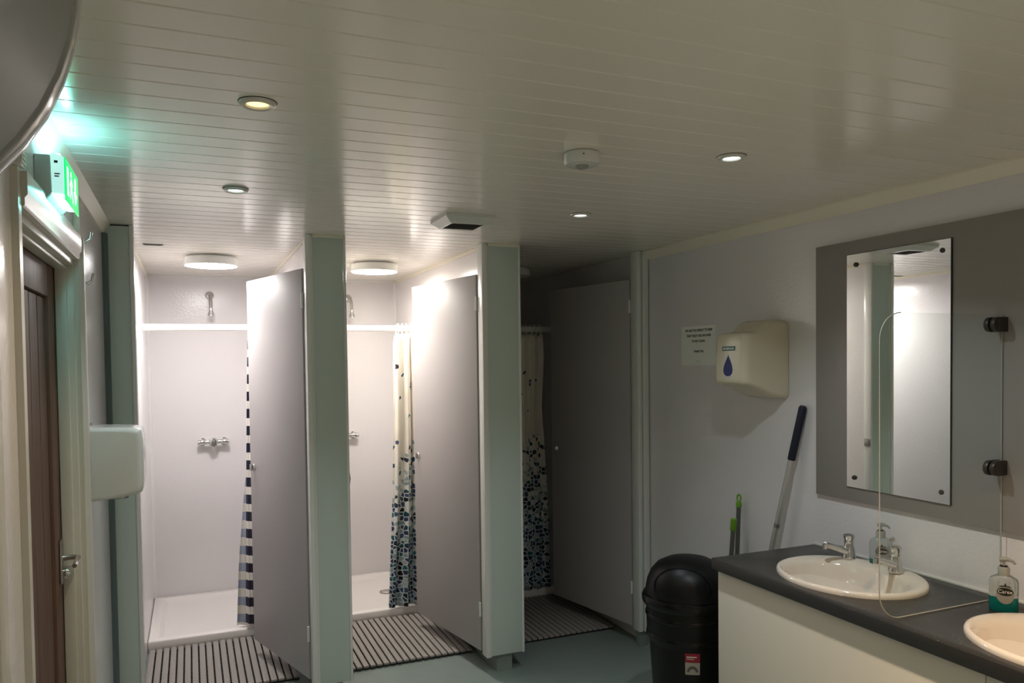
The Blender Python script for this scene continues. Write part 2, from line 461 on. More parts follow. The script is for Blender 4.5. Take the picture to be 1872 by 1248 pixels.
# vertical cover strip nearer the viewer
struct(obj('trim_4', MB().box(XL, XL + 0.022, 1.60, 1.665, 0.09, 2.256), ARCH, bevel=0.003), 'vertical cover strip left of the brown door')

# brown boarded door
d4 = struct(thing('door_4', (XL - 0.06, 2.435, 0)), 'dark brown boarded door with lever handle')
DXF = XL - 0.054
y0, y1 = DY0 + 0.031, DY1 - 0.031
for a, b in ((y0, y0 + 0.115), (y1 - 0.13, y1)):
    obj('stile', MB().box(DXF - 0.044, DXF, a, b, 0.012, 1.998), WOOD, d4, bevel=0.003)
for a, b in ((1.89, 1.998), (0.012, 0.21)):
    obj('rail', MB().box(DXF - 0.044, DXF, y0 + 0.115, y1 - 0.13, a, b), WOOD, d4, bevel=0.003)
n = 5
ys, ye = y0 + 0.117, y1 - 0.132
for i in range(n):
    a = ys + (ye - ys) * i / n; b = ys + (ye - ys) * (i + 1) / n
    obj('door_board', MB().box(DXF - 0.034, DXF - 0.010, a + 0.002, b - 0.002, 0.212, 1.888), WOOD, d4, bevel=0.004, seg=1)
obj('door_core', MB().box(DXF - 0.040, DXF - 0.033, ys, ye, 0.212, 1.888), GAP, d4)
hy = 2.808
hp = obj('handle_plate', MB().box(DXF, DXF + 0.008, hy - 0.02, hy + 0.02, 0.985, 1.125), SATIN, d4, bevel=0.003)
hl = MB().tube([(DXF + 0.006, hy, 1.065), (DXF + 0.045, hy, 1.065), (DXF + 0.052, hy - 0.008, 1.065), (DXF + 0.054, hy - 0.11, 1.062)], [0.009, 0.009, 0.0085, 0.007], 12)
obj('lever', hl, CHROME, hp)
obj('key_knob', MB().lathe([(0.0, 0), (0.012, 0), (0.014, 0.012), (0.010, 0.02), (0, 0.022)], (DXF + 0.008, hy, 1.02), 'X', 16), CHROME, hp)

# ------------------------------------------------------------------ cubicle partitions
CORN = 0.012
def divider(name, xa, xb, wa, wb, lab, foot):
    """front face xa..xb, side walls of the partition behind it at wa..wb"""
    t = struct(thing(name, ((xa + xb) / 2, YF + 0.5, 0)), lab)
    obj('partition_body', MB().box(wa, wb, YF + 0.055, YR, ZB, H), PANEL, t, smooth=False)
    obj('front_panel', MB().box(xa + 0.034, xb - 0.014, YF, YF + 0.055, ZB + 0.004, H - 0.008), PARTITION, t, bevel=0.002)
    obj('hinge_post', MB().box(xa, xa + 0.026, YF - 0.010, YF + 0.062, ZB, H).box(xa + 0.024, xa + 0.036, YF - 0.002, YF + 0.05, ZB, H), POST, t, bevel=0.004)
    obj('edge_post', MB().box(xb - 0.014, xb, YF - 0.004, YF + 0.058, ZB, H), POST, t, bevel=0.004)
    obj('head_trim', MB().box(xa + 0.036, xb - 0.014, YF - 0.008, YF, H - 0.014, H), TRIM, t)
    obj('top_trim', MB().box(wa - 0.008, wa, YF + 0.062, YR, H - 0.016, H), TRIM, t)
    obj('top_trim', MB().box(wb, wb + 0.008, YF + 0.058, YR, H - 0.016, H), TRIM, t)
    obj('plinth', MB().box(foot[0], foot[1], YF + 0.02, 4.90, 0, ZB), FLOORM, t)
    return t
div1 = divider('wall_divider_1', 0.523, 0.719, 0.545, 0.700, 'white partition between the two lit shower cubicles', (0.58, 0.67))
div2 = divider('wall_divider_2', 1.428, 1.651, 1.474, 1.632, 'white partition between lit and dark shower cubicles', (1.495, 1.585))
# keep plate on the latch side of each opening
obj('keep_plate', MB().box(0.719, 0.723, YF + 0.006, YF + 0.052, 1.08, 1.13).box(0.7205, 0.726, YF + 0.012, YF + 0.046, 1.095, 1.115), SATIN, div1, bevel=0.001)
obj('keep_plate', MB().box(1.651, 1.655, YF + 0.006, YF + 0.052, 1.08, 1.13), SATIN, div2, bevel=0.001)
# left return beside cubicle 1
dl = struct(thing('wall_divider_3', (-0.28, YF + 0.5, 0)), 'narrow return panel left of the first cubicle')
obj('partition_body', MB().box(XL, -0.262, YF + 0.05, YR, 0, H), PANEL, dl, smooth=False)
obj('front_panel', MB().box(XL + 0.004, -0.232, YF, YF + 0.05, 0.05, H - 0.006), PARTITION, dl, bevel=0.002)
obj('edge_post', MB().box(-0.235, -0.218, YF - 0.006, YF + 0.06, 0.0, H).box(-0.262, -0.236, YF + 0.05, YF + 0.058, 0, H), POST, dl, bevel=0.003)
obj('corner_strip', MB().prism([(XL, YF - 0.035), (XL + 0.012, YF - 0.035), (XL + 0.022, YF - 0.006), (XL + 0.022, YF), (XL, YF)], 'Z', 0.06, 2.256), STRIPDK, dl)
obj('top_trim', MB().box(-0.262, -0.254, YF + 0.06, YR, H - 0.016, H), TRIM, dl)
# right return of cubicle 3
dr = struct(thing('wall_divider_4', (2.42, YF + 0.03, 0)), 'white post where the dark cubicle meets the right wall')
obj('hinge_post', MB().box(2.378, 2.404, YF - 0.008, YF + 0.066, ZB, H), POST, dr, bevel=0.004)
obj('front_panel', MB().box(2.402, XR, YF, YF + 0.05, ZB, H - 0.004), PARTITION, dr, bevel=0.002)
obj('cover_strip', MB().box(2.412, 2.45, YF - 0.012, YF, ZB, H - 0.02), POST, dr, bevel=0.003)
obj('plinth', MB().box(2.39, XR, YF + 0.014, YF + 0.05, 0, ZB), FLOORM, dr)
# corner mouldings of the shower bays
for i, (xa, xb) in enumerate(((-0.262, 0.545), (0.700, 1.474), (1.632, XR))):
    t5 = MB()
    for x, s in ((xa, 1), (xb, -1)):
        t5.prism([(x, YR), (x + s * 0.018, YR), (x + s * 0.016, YR - 0.006), (x + s * 0.006, YR - 0.016), (x, YR - 0.018)], 'Z', 0.07, H)
    t5.box(xa + 0.019, xb - 0.019, YR - 0.012, YR, H - 0.012, H)
    struct(obj('trim_%d' % (5 + i), t5, POST), 'corner moulding of a shower bay')

# ------------------------------------------------------------------ cubicle doors
def cdoor(n, hinge, free, lab):
    hx, hy = hinge
    d = Vector((free[0] - hx, free[1] - hy, 0)); Ln = d.length; d.normalize()
    nrm = Vector((-d.y, d.x, 0))                     # points to the -x side, the face in view
    if nrm.x > 0: nrm = -nrm
    xf = Matrix(((d.x, nrm.x, 0, hx), (d.y, nrm.y, 0, hy), (0, 0, 1, 0), (0, 0, 0, 1)))
    t = struct(thing('door_%d' % n, (hx, hy, 0.11)), lab)
    obj('door_leaf', MB(xf).box(0.002, Ln, -0.020, 0.0, 0.11, 2.143), DOORW, t, bevel=0.002)
    for z in (0.30, 1.95):
        obj('hinge', MB(xf).lathe([(0, 0), (0.007, 0), (0.007, 0.075), (0, 0.075)], (0.0, 0.0, z), 'Z', 12), POST, t)
    kn = obj('lock_rose', MB(xf).lathe([(0, 0), (0.022, 0), (0.022, 0.005), (0.018, 0.009), (0, 0.009)], (Ln - 0.055, 0.0, 1.10), 'Y', 20), CHROME, t)
    obj('thumb_turn', MB(xf).box(Ln - 0.060, Ln - 0.050, 0.009, 0.024, 1.082, 1.118), CHROME, kn, bevel=0.002)
cdoor(1, (0.515, 3.884), (0.306, 4.594), 'white cubicle door standing open, leftmost')
cdoor(2, (1.422, 3.884), (1.284, 4.665), 'white cubicle door standing open, middle')
cdoor(3, (2.374, 3.888), (2.223, 4.638), 'cubicle door standing open in the dark right cubicle')

# ================================================================== SHOWER BAYS
BAYS = ((-0.262, 0.545, 'left', 'first'), (0.700, 1.474, 'middle', 'second'), (1.632, XR, 'dark right', 'third'))
YT = 4.918
def tray(xa, xb, lab, drain):
    t = thing('shower_tray', ((xa + xb) / 2, (YT + YR) / 2, 0), lab, 'shower tray', 'white shower trays')
    x0, x1, ya, yb, zt = xa + 0.002, xb - 0.002, YT, YR - 0.002, 0.071
    i1, i2 = 0.055, 0.085
    def ring(i, z): return [(x0 + i, ya + i, z), (x1 - i, ya + i, z), (x1 - i, yb - i, z), (x0 + i, yb - i, z)]
    rings = [ring(0, 0.0), ring(0, zt - 0.006), ring(0.006, zt), ring(i1, zt), ring(i2, zt - 0.028)]
    vs = sum(rings, []); fs = [(3, 2, 1, 0), (16, 17, 18, 19)]
    for a in range(4):
        fs += [(a * 4 + k, a * 4 + (k + 1) % 4, a * 4 + 4 + (k + 1) % 4, a * 4 + 4 + k) for k in range(4)]
    obj('tray_body', MB().add(vs, fs), TRAYM, t, bevel=0.004)
    d = obj('drain_cover', MB().lathe([(0, 0.0), (0.045, 0.0), (0.045, 0.004), (0.036, 0.010), (0, 0.012)], (drain[0], drain[1], zt - 0.0282), 'Z', 28), CHROME, t)
    obj('drain_ring', MB().lathe([(0.046, 0), (0.056, 0), (0.056, 0.003), (0.046, 0.003), (0.046, 0)], (drain[0], drain[1], zt - 0.0282), 'Z', 28), SATIN, d)
    return t
tray(BAYS[0][0], BAYS[0][1], 'white shower tray with raised rim in the left cubicle', (0.40, 5.38))
tray(BAYS[1][0], BAYS[1][1], 'white shower tray with round metal drain in the middle cubicle', (1.268, 5.387))
tray(BAYS[2][0], BAYS[2][1], 'unlit shower tray in the dark right cubicle', (2.2, 5.387))

def rail(xa, xb, lab):
    t = thing('curtain_rail', ((xa + xb) / 2, 4.93, 1.87), lab, 'curtain rail', 'white shower curtain rails')
    obj('rail_bar', MB().box(xa + 0.012, xb - 0.012, 4.917, 4.943, 1.880, 1.918), RAILM, t, bevel=0.009, seg=3)
    for x0, x1 in ((xa, xa + 0.012), (xb - 0.012, xb)):
        obj('end_bracket', MB().box(x0, x1, 4.905, 4.955, 1.870, 1.928), RAILM, t, bevel=0.003)
rail(BAYS[0][0], BAYS[0][1], 'white curtain rail across the left shower')
rail(BAYS[1][0], BAYS[1][1], 'white curtain rail across the middle shower')
rail(BAYS[2][0], BAYS[2][1], 'unlit curtain rail across the dark right shower')

def curtain(lab, m, left, right, top, bot, folds, amp, yc, rings, seed, reverse=None):
    """left/right: lists of (z, x) giving the outline; hung from rings on the rail"""
    def edge(e, z):
        e = sorted(e)
        for (za, xa_), (zb, xb_) in zip(e, e[1:]):
            if za <= z <= zb: return xa_ + (xb_ - xa_) * (z - za) / (zb - za)
        return e[0][1] if z < e[0][0] else e[-1][1]
    t = thing('shower_curtain', (sum(p[1] for p in left + right) / len(left + right), yc, bot), lab, 'curtain', 'shower curtains')
    rnd = random.Random(seed)
    NU, NV = 90, 56
    ph = rnd.random() * 6
    mb = MB(); uvs = []
    def fn(u, v):
        z = bot + (top - bot) * v
        xl, xr_ = edge(left, z), edge(right, z)
        x = xl + (xr_ - xl) * (u + 0.020 * math.sin(6.28 * folds * u * 0.5 + 2 * v + ph))
        a = amp * (1.0 - 0.45 * v)
        y = yc + a * math.sin(6.28 * folds * u + ph + 0.5 * math.sin(3 * v + ph)) + 0.35 * a * math.sin(6.28 * folds * 2.3 * u + 1.3 * ph + 2.2 * v)
        y += 0.0022 * math.sin(37 * z + 9 * u + ph) * math.sin(21 * u + 5 * z)
        uvs.append((u * (folds * 0.115), z))
        return (x, y, z)
    mb.grid(fn, NU, NV)
    obj('curtain_fabric', mb, m, t, uvs=uvs, sharp=180, solid=0.0012)
    if reverse:
        mb2 = MB(); uv2 = []
        rl, rr, rm, ry = reverse
        def fn2(u, v):
            z = bot + 0.004 + (1.28 - bot) * v
            xl, xr_ = edge(rl, z), edge(rr, z)
            x = xl + (xr_ - xl) * u
            uv2.append((u * 0.1, z))
            return (x, ry + 0.012 * math.sin(6.28 * u * 0.8 + 1) + 0.004 * math.sin(9 * u + 3 * z), z)
        mb2.grid(fn2, 14, 40)
        obj('curtain_reverse', mb2, rm, t, uvs=uv2, sharp=180, solid=0.0012)
    for i in range(rings):
        u = (i + 0.5) / rings
        x = edge(left, top) + (edge(right, top) - edge(left, top)) * u
        pts = []
        for q in range(17):
            a = -0.4 + (2 * math.pi - 0.5) * q / 16
            pts.append((x + 0.006 * math.sin(a * 0.5 + i), 4.93 + 0.028 * math.sin(a), 1.889 - 0.042 * math.cos(a) * 1.0))
        obj('curtain_ring', MB().tube(pts, 0.0032, 8), RAILM, t)
    return t
curtain('navy and white striped curtain gathered behind the left cubicle door', STRIPE,
        [(0.088, 0.276), (0.6, 0.288), (1.04, 0.300), (1.5, 0.314), (1.85, 0.328)], [(0.088, 0.52), (1.85, 0.50)], 1.858, 0.084, 3.0, 0.020, 4.905, 6, 3,
        reverse=([(0.09, 0.231), (0.5, 0.252), (0.9, 0.290), (1.05, 0.306), (1.3, 0.335)], [(0.09, 0.335), (1.3, 0.350)], STRIPEREV, 4.940))
curtain('white curtain with blue and teal mosaic print in the middle shower', MOSAIC,
        [(0.083, 1.160), (0.7, 1.197), (1.3, 1.219), (1.8, 1.224), (1.86, 1.236)], [(0.083, 1.445), (1.86, 1.43)], 1.862, 0.083, 3.4, 0.022, 4.905, 6, 11)
curtain('mosaic print curtain hanging unlit in the dark right shower', MOSAIC,
        [(0.083, 2.06), (1.86, 2.09)], [(0.083, 2.318), (0.75, 2.306), (1.35, 2.268), (1.7, 2.29), (1.86, 2.285)], 1.862, 0.083, 3.2, 0.022, 4.905, 6, 5)

def shower_head(x, lab):
    t = thing('overhead_shower', (x, YR - 0.06, 2.0), lab, 'shower', 'chrome overhead showers')
    obj('wall_flange', MB().lathe([(0, 0), (0.030, 0), (0.030, 0.008), (0.022, 0.020), (0.014, 0.026), (0, 0.026)], (x, YR, 2.165), '-Y', 24), CHROME, t)
    pts = [(x, YR - 0.02, 2.165), (x, YR - 0.06, 2.168), (x + 0.001, YR - 0.095, 2.158), (x + 0.002, YR - 0.118, 2.135), (x + 0.003, YR - 0.130, 2.105), (x + 0.004, YR - 0.138, 2.07)]
    obj('arm', MB().tube(pts, [0.012, 0.012, 0.0125, 0.013, 0.013, 0.012], 14), CHROME, t)
    obj('rose', MB().lathe([(0, 0.0), (0.011, 0.0), (0.013, -0.012), (0.012, -0.020), (0.022, -0.048), (0.023, -0.058), (0.018, -0.060), (0, -0.058)], (x + 0.004, YR - 0.139, 2.074), 'Z', 24), CHROME, t)
shower_head(0.140, 'chrome shower head above the rail in the left cubicle')
shower_head(1.108, 'chrome shower head half hidden by partition, middle cubicle')

def valve(x, lab):
    t = thing('shower_valve', (x, YR - 0.05, 1.09), lab, 'shower valve', 'chrome bar shower valves')
    yb = YR - 0.052
    body = MB().lathe([(0, -0.046), (0.016, -0.046), (0.016, 0.046), (0, 0.046)], (x, yb, 1.138), 'X', 22)
    obj('valve_bar', body, CHROME, t)
    for s in (-1, 1):
        prof = [(0.013, 0.044), (0.016, 0.052), (0.0185, 0.070), (0.0185, 0.098), (0.016, 0.103), (0, 0.103)]
        obj('side_knob', MB().lathe([(r, s * h) for r, h in prof], (x, yb, 1.138), 'X', 22), CHROME, t)
        obj('wall_union', MB().lathe([(0, 0), (0.026, 0), (0.026, 0.006), (0.012, 0.010), (0.012, 0.05), (0, 0.05)], (x + s * 0.072, YR, 1.138), '-Y', 20), CHROME, t)
    dial = obj('centre_dial', MB().lathe([(0, 0), (0.029, 0), (0.031, 0.008), (0.027, 0.024), (0.020, 0.027), (0, 0.027)], (x, yb - 0.012, 1.138), '-Y', 28), CHROME, t)
    obj('dial_cap', MB().lathe([(0, 0), (0.012, 0), (0.010, 0.006), (0, 0.007)], (x, yb - 0.039, 1.138), '-Y', 18), SATIN, dial)
    obj('outlet', MB().lathe([(0, 0), (0.012, 0), (0.013, -0.03), (0.009, -0.034), (0.009, -0.046), (0, -0.046)], (x, yb, 1.126), 'Z', 18), CHROME, t)
valve(0.143, 'chrome bar valve with round dial on the left shower wall')
valve(1.060, 'chrome bar valve whose right end shows in the middle shower')

# round ceiling lamps in the bays
def drum(x, y, m, lab, lit):
    t = thing('drum_lamp', (x, y, H - 0.07), lab, 'ceiling lamp', 'round drum ceiling lamps')
    z = H
    obj('lamp_body', MB().lathe([(0, 0), (0.125, 0), (0.125, -0.010), (0.145, -0.012), (0.1465, -0.052), (0.141, -0.056), (0.139, -0.050), (0, -0.050)], (x, y, z), 'Z', 48), WHITEGLOSS, t)
    obj('diffuser', MB().lathe([(0, -0.051), (0.1388, -0.051), (0.1388, -0.0545), (0.125, -0.0575), (0.07, -0.0585), (0, -0.059)], (x, y, z), 'Z', 48), m, t)
    return t
drum(0.128, 4.77, DIFF_ON1, 'lit round drum lamp in the left cubicle, bluish white', True)
drum(1.079, 4.79, DIFF_ON2, 'lit round drum lamp in the middle cubicle, warmer white', True)
drum(1.985, 4.78, DIFF_OFF, 'unlit round drum lamp in the dark right cubicle', False)

# ceiling slot in bay 1
t = thing('ceiling_slot', (-0.16, 4.385, H - 0.004), 'small dark slot in the ceiling of the left cubicle', 'ceiling vent')
obj('slot_frame', MB().box(-0.208, -0.112, 4.372, 4.398, H - 0.004, H), STRIPDK, t, bevel=0.001)
obj('slot_opening', MB().box(-0.200, -0.120, 4.378, 4.392, H - 0.005, H - 0.0038), GAP, t)

# duckboard mats
def mat_board(xa, xb, ya, yb, n, lab, yaw=0.0):
    t = thing('duckboard_mat', ((xa + xb) / 2, (ya + yb) / 2, 0), lab, 'floor mat', 'slatted duckboard mats')
    pitch = (xb - xa) / n
    first = None
    for i in range(n):
        x0 = xa + i * pitch
        if first is None:
            first = obj('slat', MB().box(x0 + 0.0042, x0 + pitch - 0.0042, ya, yb, 0.012, 0.024), SLAT, t, bevel=0.0025)
        else:
            o = first.copy(); COL.objects.link(o); o.parent = t; o.location = (i * pitch, 0, 0)
    r = MB(); yy = ya + 0.012
    while yy < yb - 0.01:
        r.box(xa + 0.004, xb - 0.004, yy, yy + 0.014, 0.0, 0.0118); yy += 0.028
    g = obj('rung_grid', r, RUNG, t, smooth=False); g['kind'] = 'stuff'
    return t
mat_board(-0.255, 0.506, 4.172, 4.912, 20, 'grey slatted mat in front of the left shower tray')
mat_board(0.724, 1.470, 4.150, 4.910, 20, 'grey slatted mat in front of the middle shower tray')
mat_board(1.660, 2.405, 4.150, 4.910, 20, 'shaded slatted mat on the floor of the dark right cubicle')

# ================================================================== CEILING FITTINGS
def downlight(x, y, warm, lab, watts, spread, tint=None):
    t = thing('downlight', (x, y, H - 0.012), lab, 'downlight', 'recessed ceiling downlights')
    obj('bezel', MB().lathe([(0.0263, -0.003), (0.028, -0.008), (0.036, -0.0105), (0.0425, -0.0065), (0.0440, -0.0015), (0.0263, -0.0015), (0.0263, -0.003)], (x, y, H), 'Z', 36), BEZEL, t)
    obj('bezel_gap', MB().lathe([(0.030, -0.001), (0.0452, -0.001), (0.0452, 0.0), (0.030, 0.0), (0.030, -0.001)], (x, y, H), 'Z', 36), GAP, t)
    obj('lens', MB().lathe([(0, -0.0045), (0.020, -0.0045), (0.0262, -0.003), (0.0262, 0), (0, 0)], (x, y, H), 'Z', 28), LENS_W if warm else LENS_C, t)
    if watts:
        area('downlight_beam', t, (x, y, H - 0.012), 0.05, watts, tint or (WARM if warm else COOL), spread)
downlight(0.164, 1.945, True, 'warm yellow downlight, largest of the four, above the brown door side', DOWN_WARM_W, 120)
downlight(0.165, 2.920, False, 'cool white downlight just outside the left shower cubicle', DOWN_COOL_W * 0.5, 90)
downlight(1.561, 1.951, False, 'cool white downlight nearest the mirror, right of the smoke sensor', DOWN_COOL_W * 1.7, 130)
downlight(1.552, 2.934, False, 'cool white downlight between extractor vent and right wall', DOWN_COOL_W * 0.35, 80)
downlight(1.561, 0.965, True, 'warm downlight out of view above the right-hand basin', DOWN_WARM_W * 3.6, 102, (1.0, 0.68, 0.40))
downlight(1.561, -0.015, True, 'added warm fill downlight, out of view behind the viewer', DOWN_WARM_W * 5.4, 102, (1.0, 0.90, 0.77))  # unseen fill lamp added to raise the light in the outer room
downlight(0.165, -0.80, True, 'added warm fill downlight, out of view at the left behind the viewer', DOWN_WARM_W * 2.0, 95, (1.0, 0.90, 0.77))  # second unseen fill lamp, added to brighten ceiling and walls

t = thing('ceiling_sensor', (1.105, 2.075, H - 0.045), 'round white ceiling sensor between the downlights', 'sensor')
sx, sy = 1.105, 2.075
obj('sensor_body', MB().lathe([(0, 0), (0.050, 0), (0.054, -0.004), (0.054, -0.030), (0.050, -0.036), (0.030, -0.038), (0, -0.038)], (sx, sy, H), 'Z', 44), WHITEGLOSS, t)
obj('sensor_lens', MB().lathe([(0.020, -0.0375), (0.018, -0.044), (0.010, -0.048), (0, -0.049)], (sx, sy, H), 'Z', 24), PUMP, t)
obj('indicator_hole', MB().lathe([(0, 0), (0.0022, 0), (0.0022, 0.001), (0, 0.001)], (sx - 0.0208, sy - 0.0497, H - 0.016), '-Y', 10), GAP, t)

# square extractor vent: chamfered frame with a dark louvred opening
vx, vy, hw = 1.112, 3.195, 0.112
t = thing('extractor_vent', (vx, vy, H - 0.04), 'square white extractor vent with dark louvres on the ceiling', 'vent')
def sq(h, z): return [(vx - h, vy - h, z), (vx + h, vy - h, z), (vx + h, vy + h, z), (vx - h, vy + h, z)]
rings = [sq(hw, H), sq(hw, H - 0.012), sq(0.080, H - 0.036), sq(0.071, H - 0.036), sq(0.071, H - 0.026)]
vs = sum(rings, []); fs = []
for a in range(4):
    fs += [(a * 4 + k, a * 4 + (k + 1) % 4, a * 4 + 4 + (k + 1) % 4, a * 4 + 4 + k) for k in range(4)]
obj('vent_frame', MB().add(vs, fs), WHITEGLOSS, t, sharp=20)
obj('vent_backing', MB().box(vx - 0.071, vx + 0.071, vy - 0.071, vy + 0.071, H - 0.026, H - 0.022), GAP, t)
for i in range(9):
    yy = vy - 0.064 + i * 0.016
    obj('louvre', MB().prism([(yy - 0.006, H - 0.0355), (yy - 0.0045, H - 0.0355), (yy + 0.007, H - 0.0262), (yy + 0.0055, H - 0.0262)], 'X', vx - 0.071, vx + 0.071), LOUVRE, t)

# ================================================================== LEFT WALL OBJECTS
# curved glossy casing close to the viewer
prof = [(XL, 1.765), (-0.300, 1.790), (-0.250, 1.826), (-0.215, 1.856), (-0.187, 1.884), (-0.162, 1.915), (-0.140, 1.950), (-0.124, 1.986),
        (-0.113, 2.022), (-0.106, 2.056), (-0.102, 2.090), (-0.101, 2.13), (-0.106, 2.17), (-0.122, 2.21), (-0.150, 2.236), (-0.19, 2.25), (XL, 2.255)]
t = thing('curved_casing', (XL, 0.75, 1.765), 'large glossy white curved casing on left wall nearest the viewer', 'wall unit')
obj('casing_shell', MB().prism(prof, 'Y', 0.50, 0.945), CASING, t, sharp=50)
cx0, cz0 = XL, 2.03
def grow(p, s): return (cx0 + (p[0] - cx0) * s, cz0 + (p[1] - cz0) * s)
rim = MB()
sections = [(0.945, 1.0), (0.950, 1.008), (0.962, 1.012), (0.982, 1.012), (0.994, 1.006), (1.000, 0.99)]
vs, n = [], len(prof)
for yy, s in sections:
    vs += [(grow(p, s)[0], yy, grow(p, s)[1]) for p in prof]
fs = [(a * n + k, a * n + k + 1, (a + 1) * n + k + 1, (a + 1) * n + k) for a in range(len(sections) - 1) for k in range(n - 1)]
fs += [tuple((len(sections) - 1) * n + k for k in range(n))]
obj('casing_rim', rim.add(vs, fs), CASINGRIM, t, sharp=60)

# emergency exit sign
t = thing('exit_sign', (XL, 2.33, 2.095), 'lit green emergency exit sign above the brown door', 'exit sign')
ya, yb = 2.20, 2.45
obj('sign_base', MB().prism([(XL, 2.085), (XL, 2.198), (XL + 0.036, 2.198), (XL + 0.038, 2.105), (XL + 0.02, 2.085)], 'Y', ya, yb), SIGNBODY, t, bevel=0.003)
obj('sign_diffuser', MB().prism([(XL + 0.038, 2.105), (XL + 0.036, 2.202), (XL + 0.058, 2.200), (XL + 0.0635, 2.192), (XL + 0.0635, 2.104)], 'Y', ya - 0.002, yb + 0.002), SIGNGLOW, t, bevel=0.003)
gx = XL + 0.0642
obj('added_glow_strip', MB().box(XL + 0.040, XL + 0.056, ya + 0.012, yb - 0.012, 2.2022, 2.2036), SIGNSTRIP, t)  # glowing strips added to throw the sign's light on ceiling and trim
obj('added_glow_strip', MB().box(XL + 0.041, XL + 0.060, ya + 0.012, yb - 0.012, 2.1022, 2.1034), SIGNSTRIP2, t)
obj('added_glow_strip', MB().box(XL + 0.041, XL + 0.060, yb + 0.0022, yb + 0.0036, 2.112, 2.192), SIGNSTRIP2, t)
pg = obj('sign_panel', MB().box(gx, gx + 0.0025, ya + 0.004, yb - 0.004, 2.090, 2.196), GREENSIGN, t, bevel=0.0008)
px = gx + 0.0026
def flat(poly): return MB().prism(poly, 'X', px, px + 0.0006)
yc = ya + 0.052
obj('door_symbol', flat([(ya + 0.034, 2.108), (ya + 0.034, 2.180), (ya + 0.060, 2.180), (ya + 0.060, 2.108)]), SIGNPICTO, pg)
yr = ya + 0.108
runner = MB().prism([(yr + 0.008 * math.cos(a), 2.174 + 0.008 * math.sin(a)) for a in [i * 0.5236 for i in range(12)]], 'X', px, px + 0.0006)
runner.prism([(yr - 0.012, 2.136), (yr - 0.004, 2.164), (yr + 0.010, 2.162), (yr + 0.006, 2.134)], 'X', px, px + 0.0006)
runner.prism([(yr - 0.004, 2.160), (yr - 0.024, 2.146), (yr - 0.022, 2.140), (yr - 0.002, 2.152)], 'X', px, px + 0.0006)
runner.prism([(yr + 0.006, 2.160), (yr + 0.024, 2.150), (yr + 0.022, 2.144), (yr + 0.006, 2.152)], 'X', px, px + 0.0006)
runner.prism([(yr - 0.012, 2.138), (yr - 0.024, 2.112), (yr - 0.017, 2.108), (yr - 0.002, 2.134)], 'X', px, px + 0.0006)
runner.prism([(yr + 0.000, 2.136), (yr + 0.016, 2.122), (yr + 0.024, 2.104), (yr + 0.030, 2.108), (yr + 0.021, 2.128), (yr + 0.006, 2.140)], 'X', px, px + 0.0006)
obj('runner_symbol', runner, SIGNPICTO, pg)
ar = ya + 0.185
obj('arrow_symbol', flat([(ar - 0.010, 2.180), (ar - 0.010, 2.140), (ar - 0.030, 2.140), (ar, 2.108), (ar + 0.030, 2.140), (ar + 0.010, 2.140), (ar + 0.010, 2.180)]), SIGNPICTO, pg)
# small print on the end face toward the viewer
for zz, hh, ww in ((2.178, 0.006, 0.008), (2.150, 0.003, 0.012), (2.144, 0.003, 0.010)):
    obj('rating_print', MB().box(XL + 0.044, XL + 0.044 + ww, ya - 0.0028, ya - 0.0021, zz, zz + hh), INK, t)

tag(obj('cable_trunking', MB().box(XL, XL + 0.016, 2.892, 2.918, 2.104, 2.255), TRIM, bevel=0.002), 'short white cable trunking below the exit sign', 'trunking')
t = thing('cable_gland', (XL + 0.012, 1.935, 2.103), 'small ribbed white fitting on top of the door architrave', 'fitting')
obj('gland_body', MB().box(XL + 0.001, XL + 0.022, 1.915, 1.955, 2.103, 2.140), WHITEGLOSS, t, bevel=0.002)
for i in range(3):
    obj('gland_rib', MB().box(XL + 0.0, XL + 0.024, 1.912, 1.958, 2.110 + i * 0.010, 2.114 + i * 0.010), WHITEGLOSS, t)

def hook(y, z, lab, flip):
    t = thing('coat_hook', (XL, y, z - 0.03), lab, 'coat hook', 'coat hooks on the left wall')
    obj('hook_plate', MB().box(XL, XL + 0.004, y - 0.006, y + 0.006, z - 0.020, z + 0.014), SATIN, t, bevel=0.002)
    s = -1 if flip else 1
    obj('hook_arm', MB().tube([(XL + 0.003, y, z - s * 0.008), (XL + 0.022, y, z - s * 0.014), (XL + 0.036, y, z - s * 0.004), (XL + 0.040, y, z + s * 0.022)], [0.006, 0.006, 0.0055, 0.0055], 10), CHROME, t)
hook(3.000, 2.115, 'upper chrome coat hook beside the door architrave', False)
hook(3.030, 1.975, 'lower chrome coat hook beside the door architrave', False)

# white hand dryer on the left wall
t = thing('hand_dryer', (XL, 3.10, 1.2), 'white hand dryer on left wall beside the first cubicle', 'hand dryer')
hd = [(XL + 0.006, 1.205), (XL + 0.10, 1.212), (XL + 0.168, 1.224), (XL + 0.182, 1.236), (XL + 0.184, 1.34), (XL + 0.181, 1.440), (XL + 0.172, 1.456), (XL + 0.10, 1.462), (XL + 0.006, 1.464)]
obj('dryer_cover', pillow(soften(hd), 3.0, 3.20, 0.022, (XL, 1.335), 0.18), WHITEGLOSS, t, sharp=70)
obj('back_plate', MB().box(XL, XL + 0.007, 2.997, 3.203, 1.198, 1.468), BLACKP, t, bevel=0.002)
obj('air_outlet', MB().lathe([(0, 0), (0.03, 0), (0.028, -0.012), (0, -0.012)], (XL + 0.10, 3.10, 1.2125), 'Z', 20), SATIN, t)

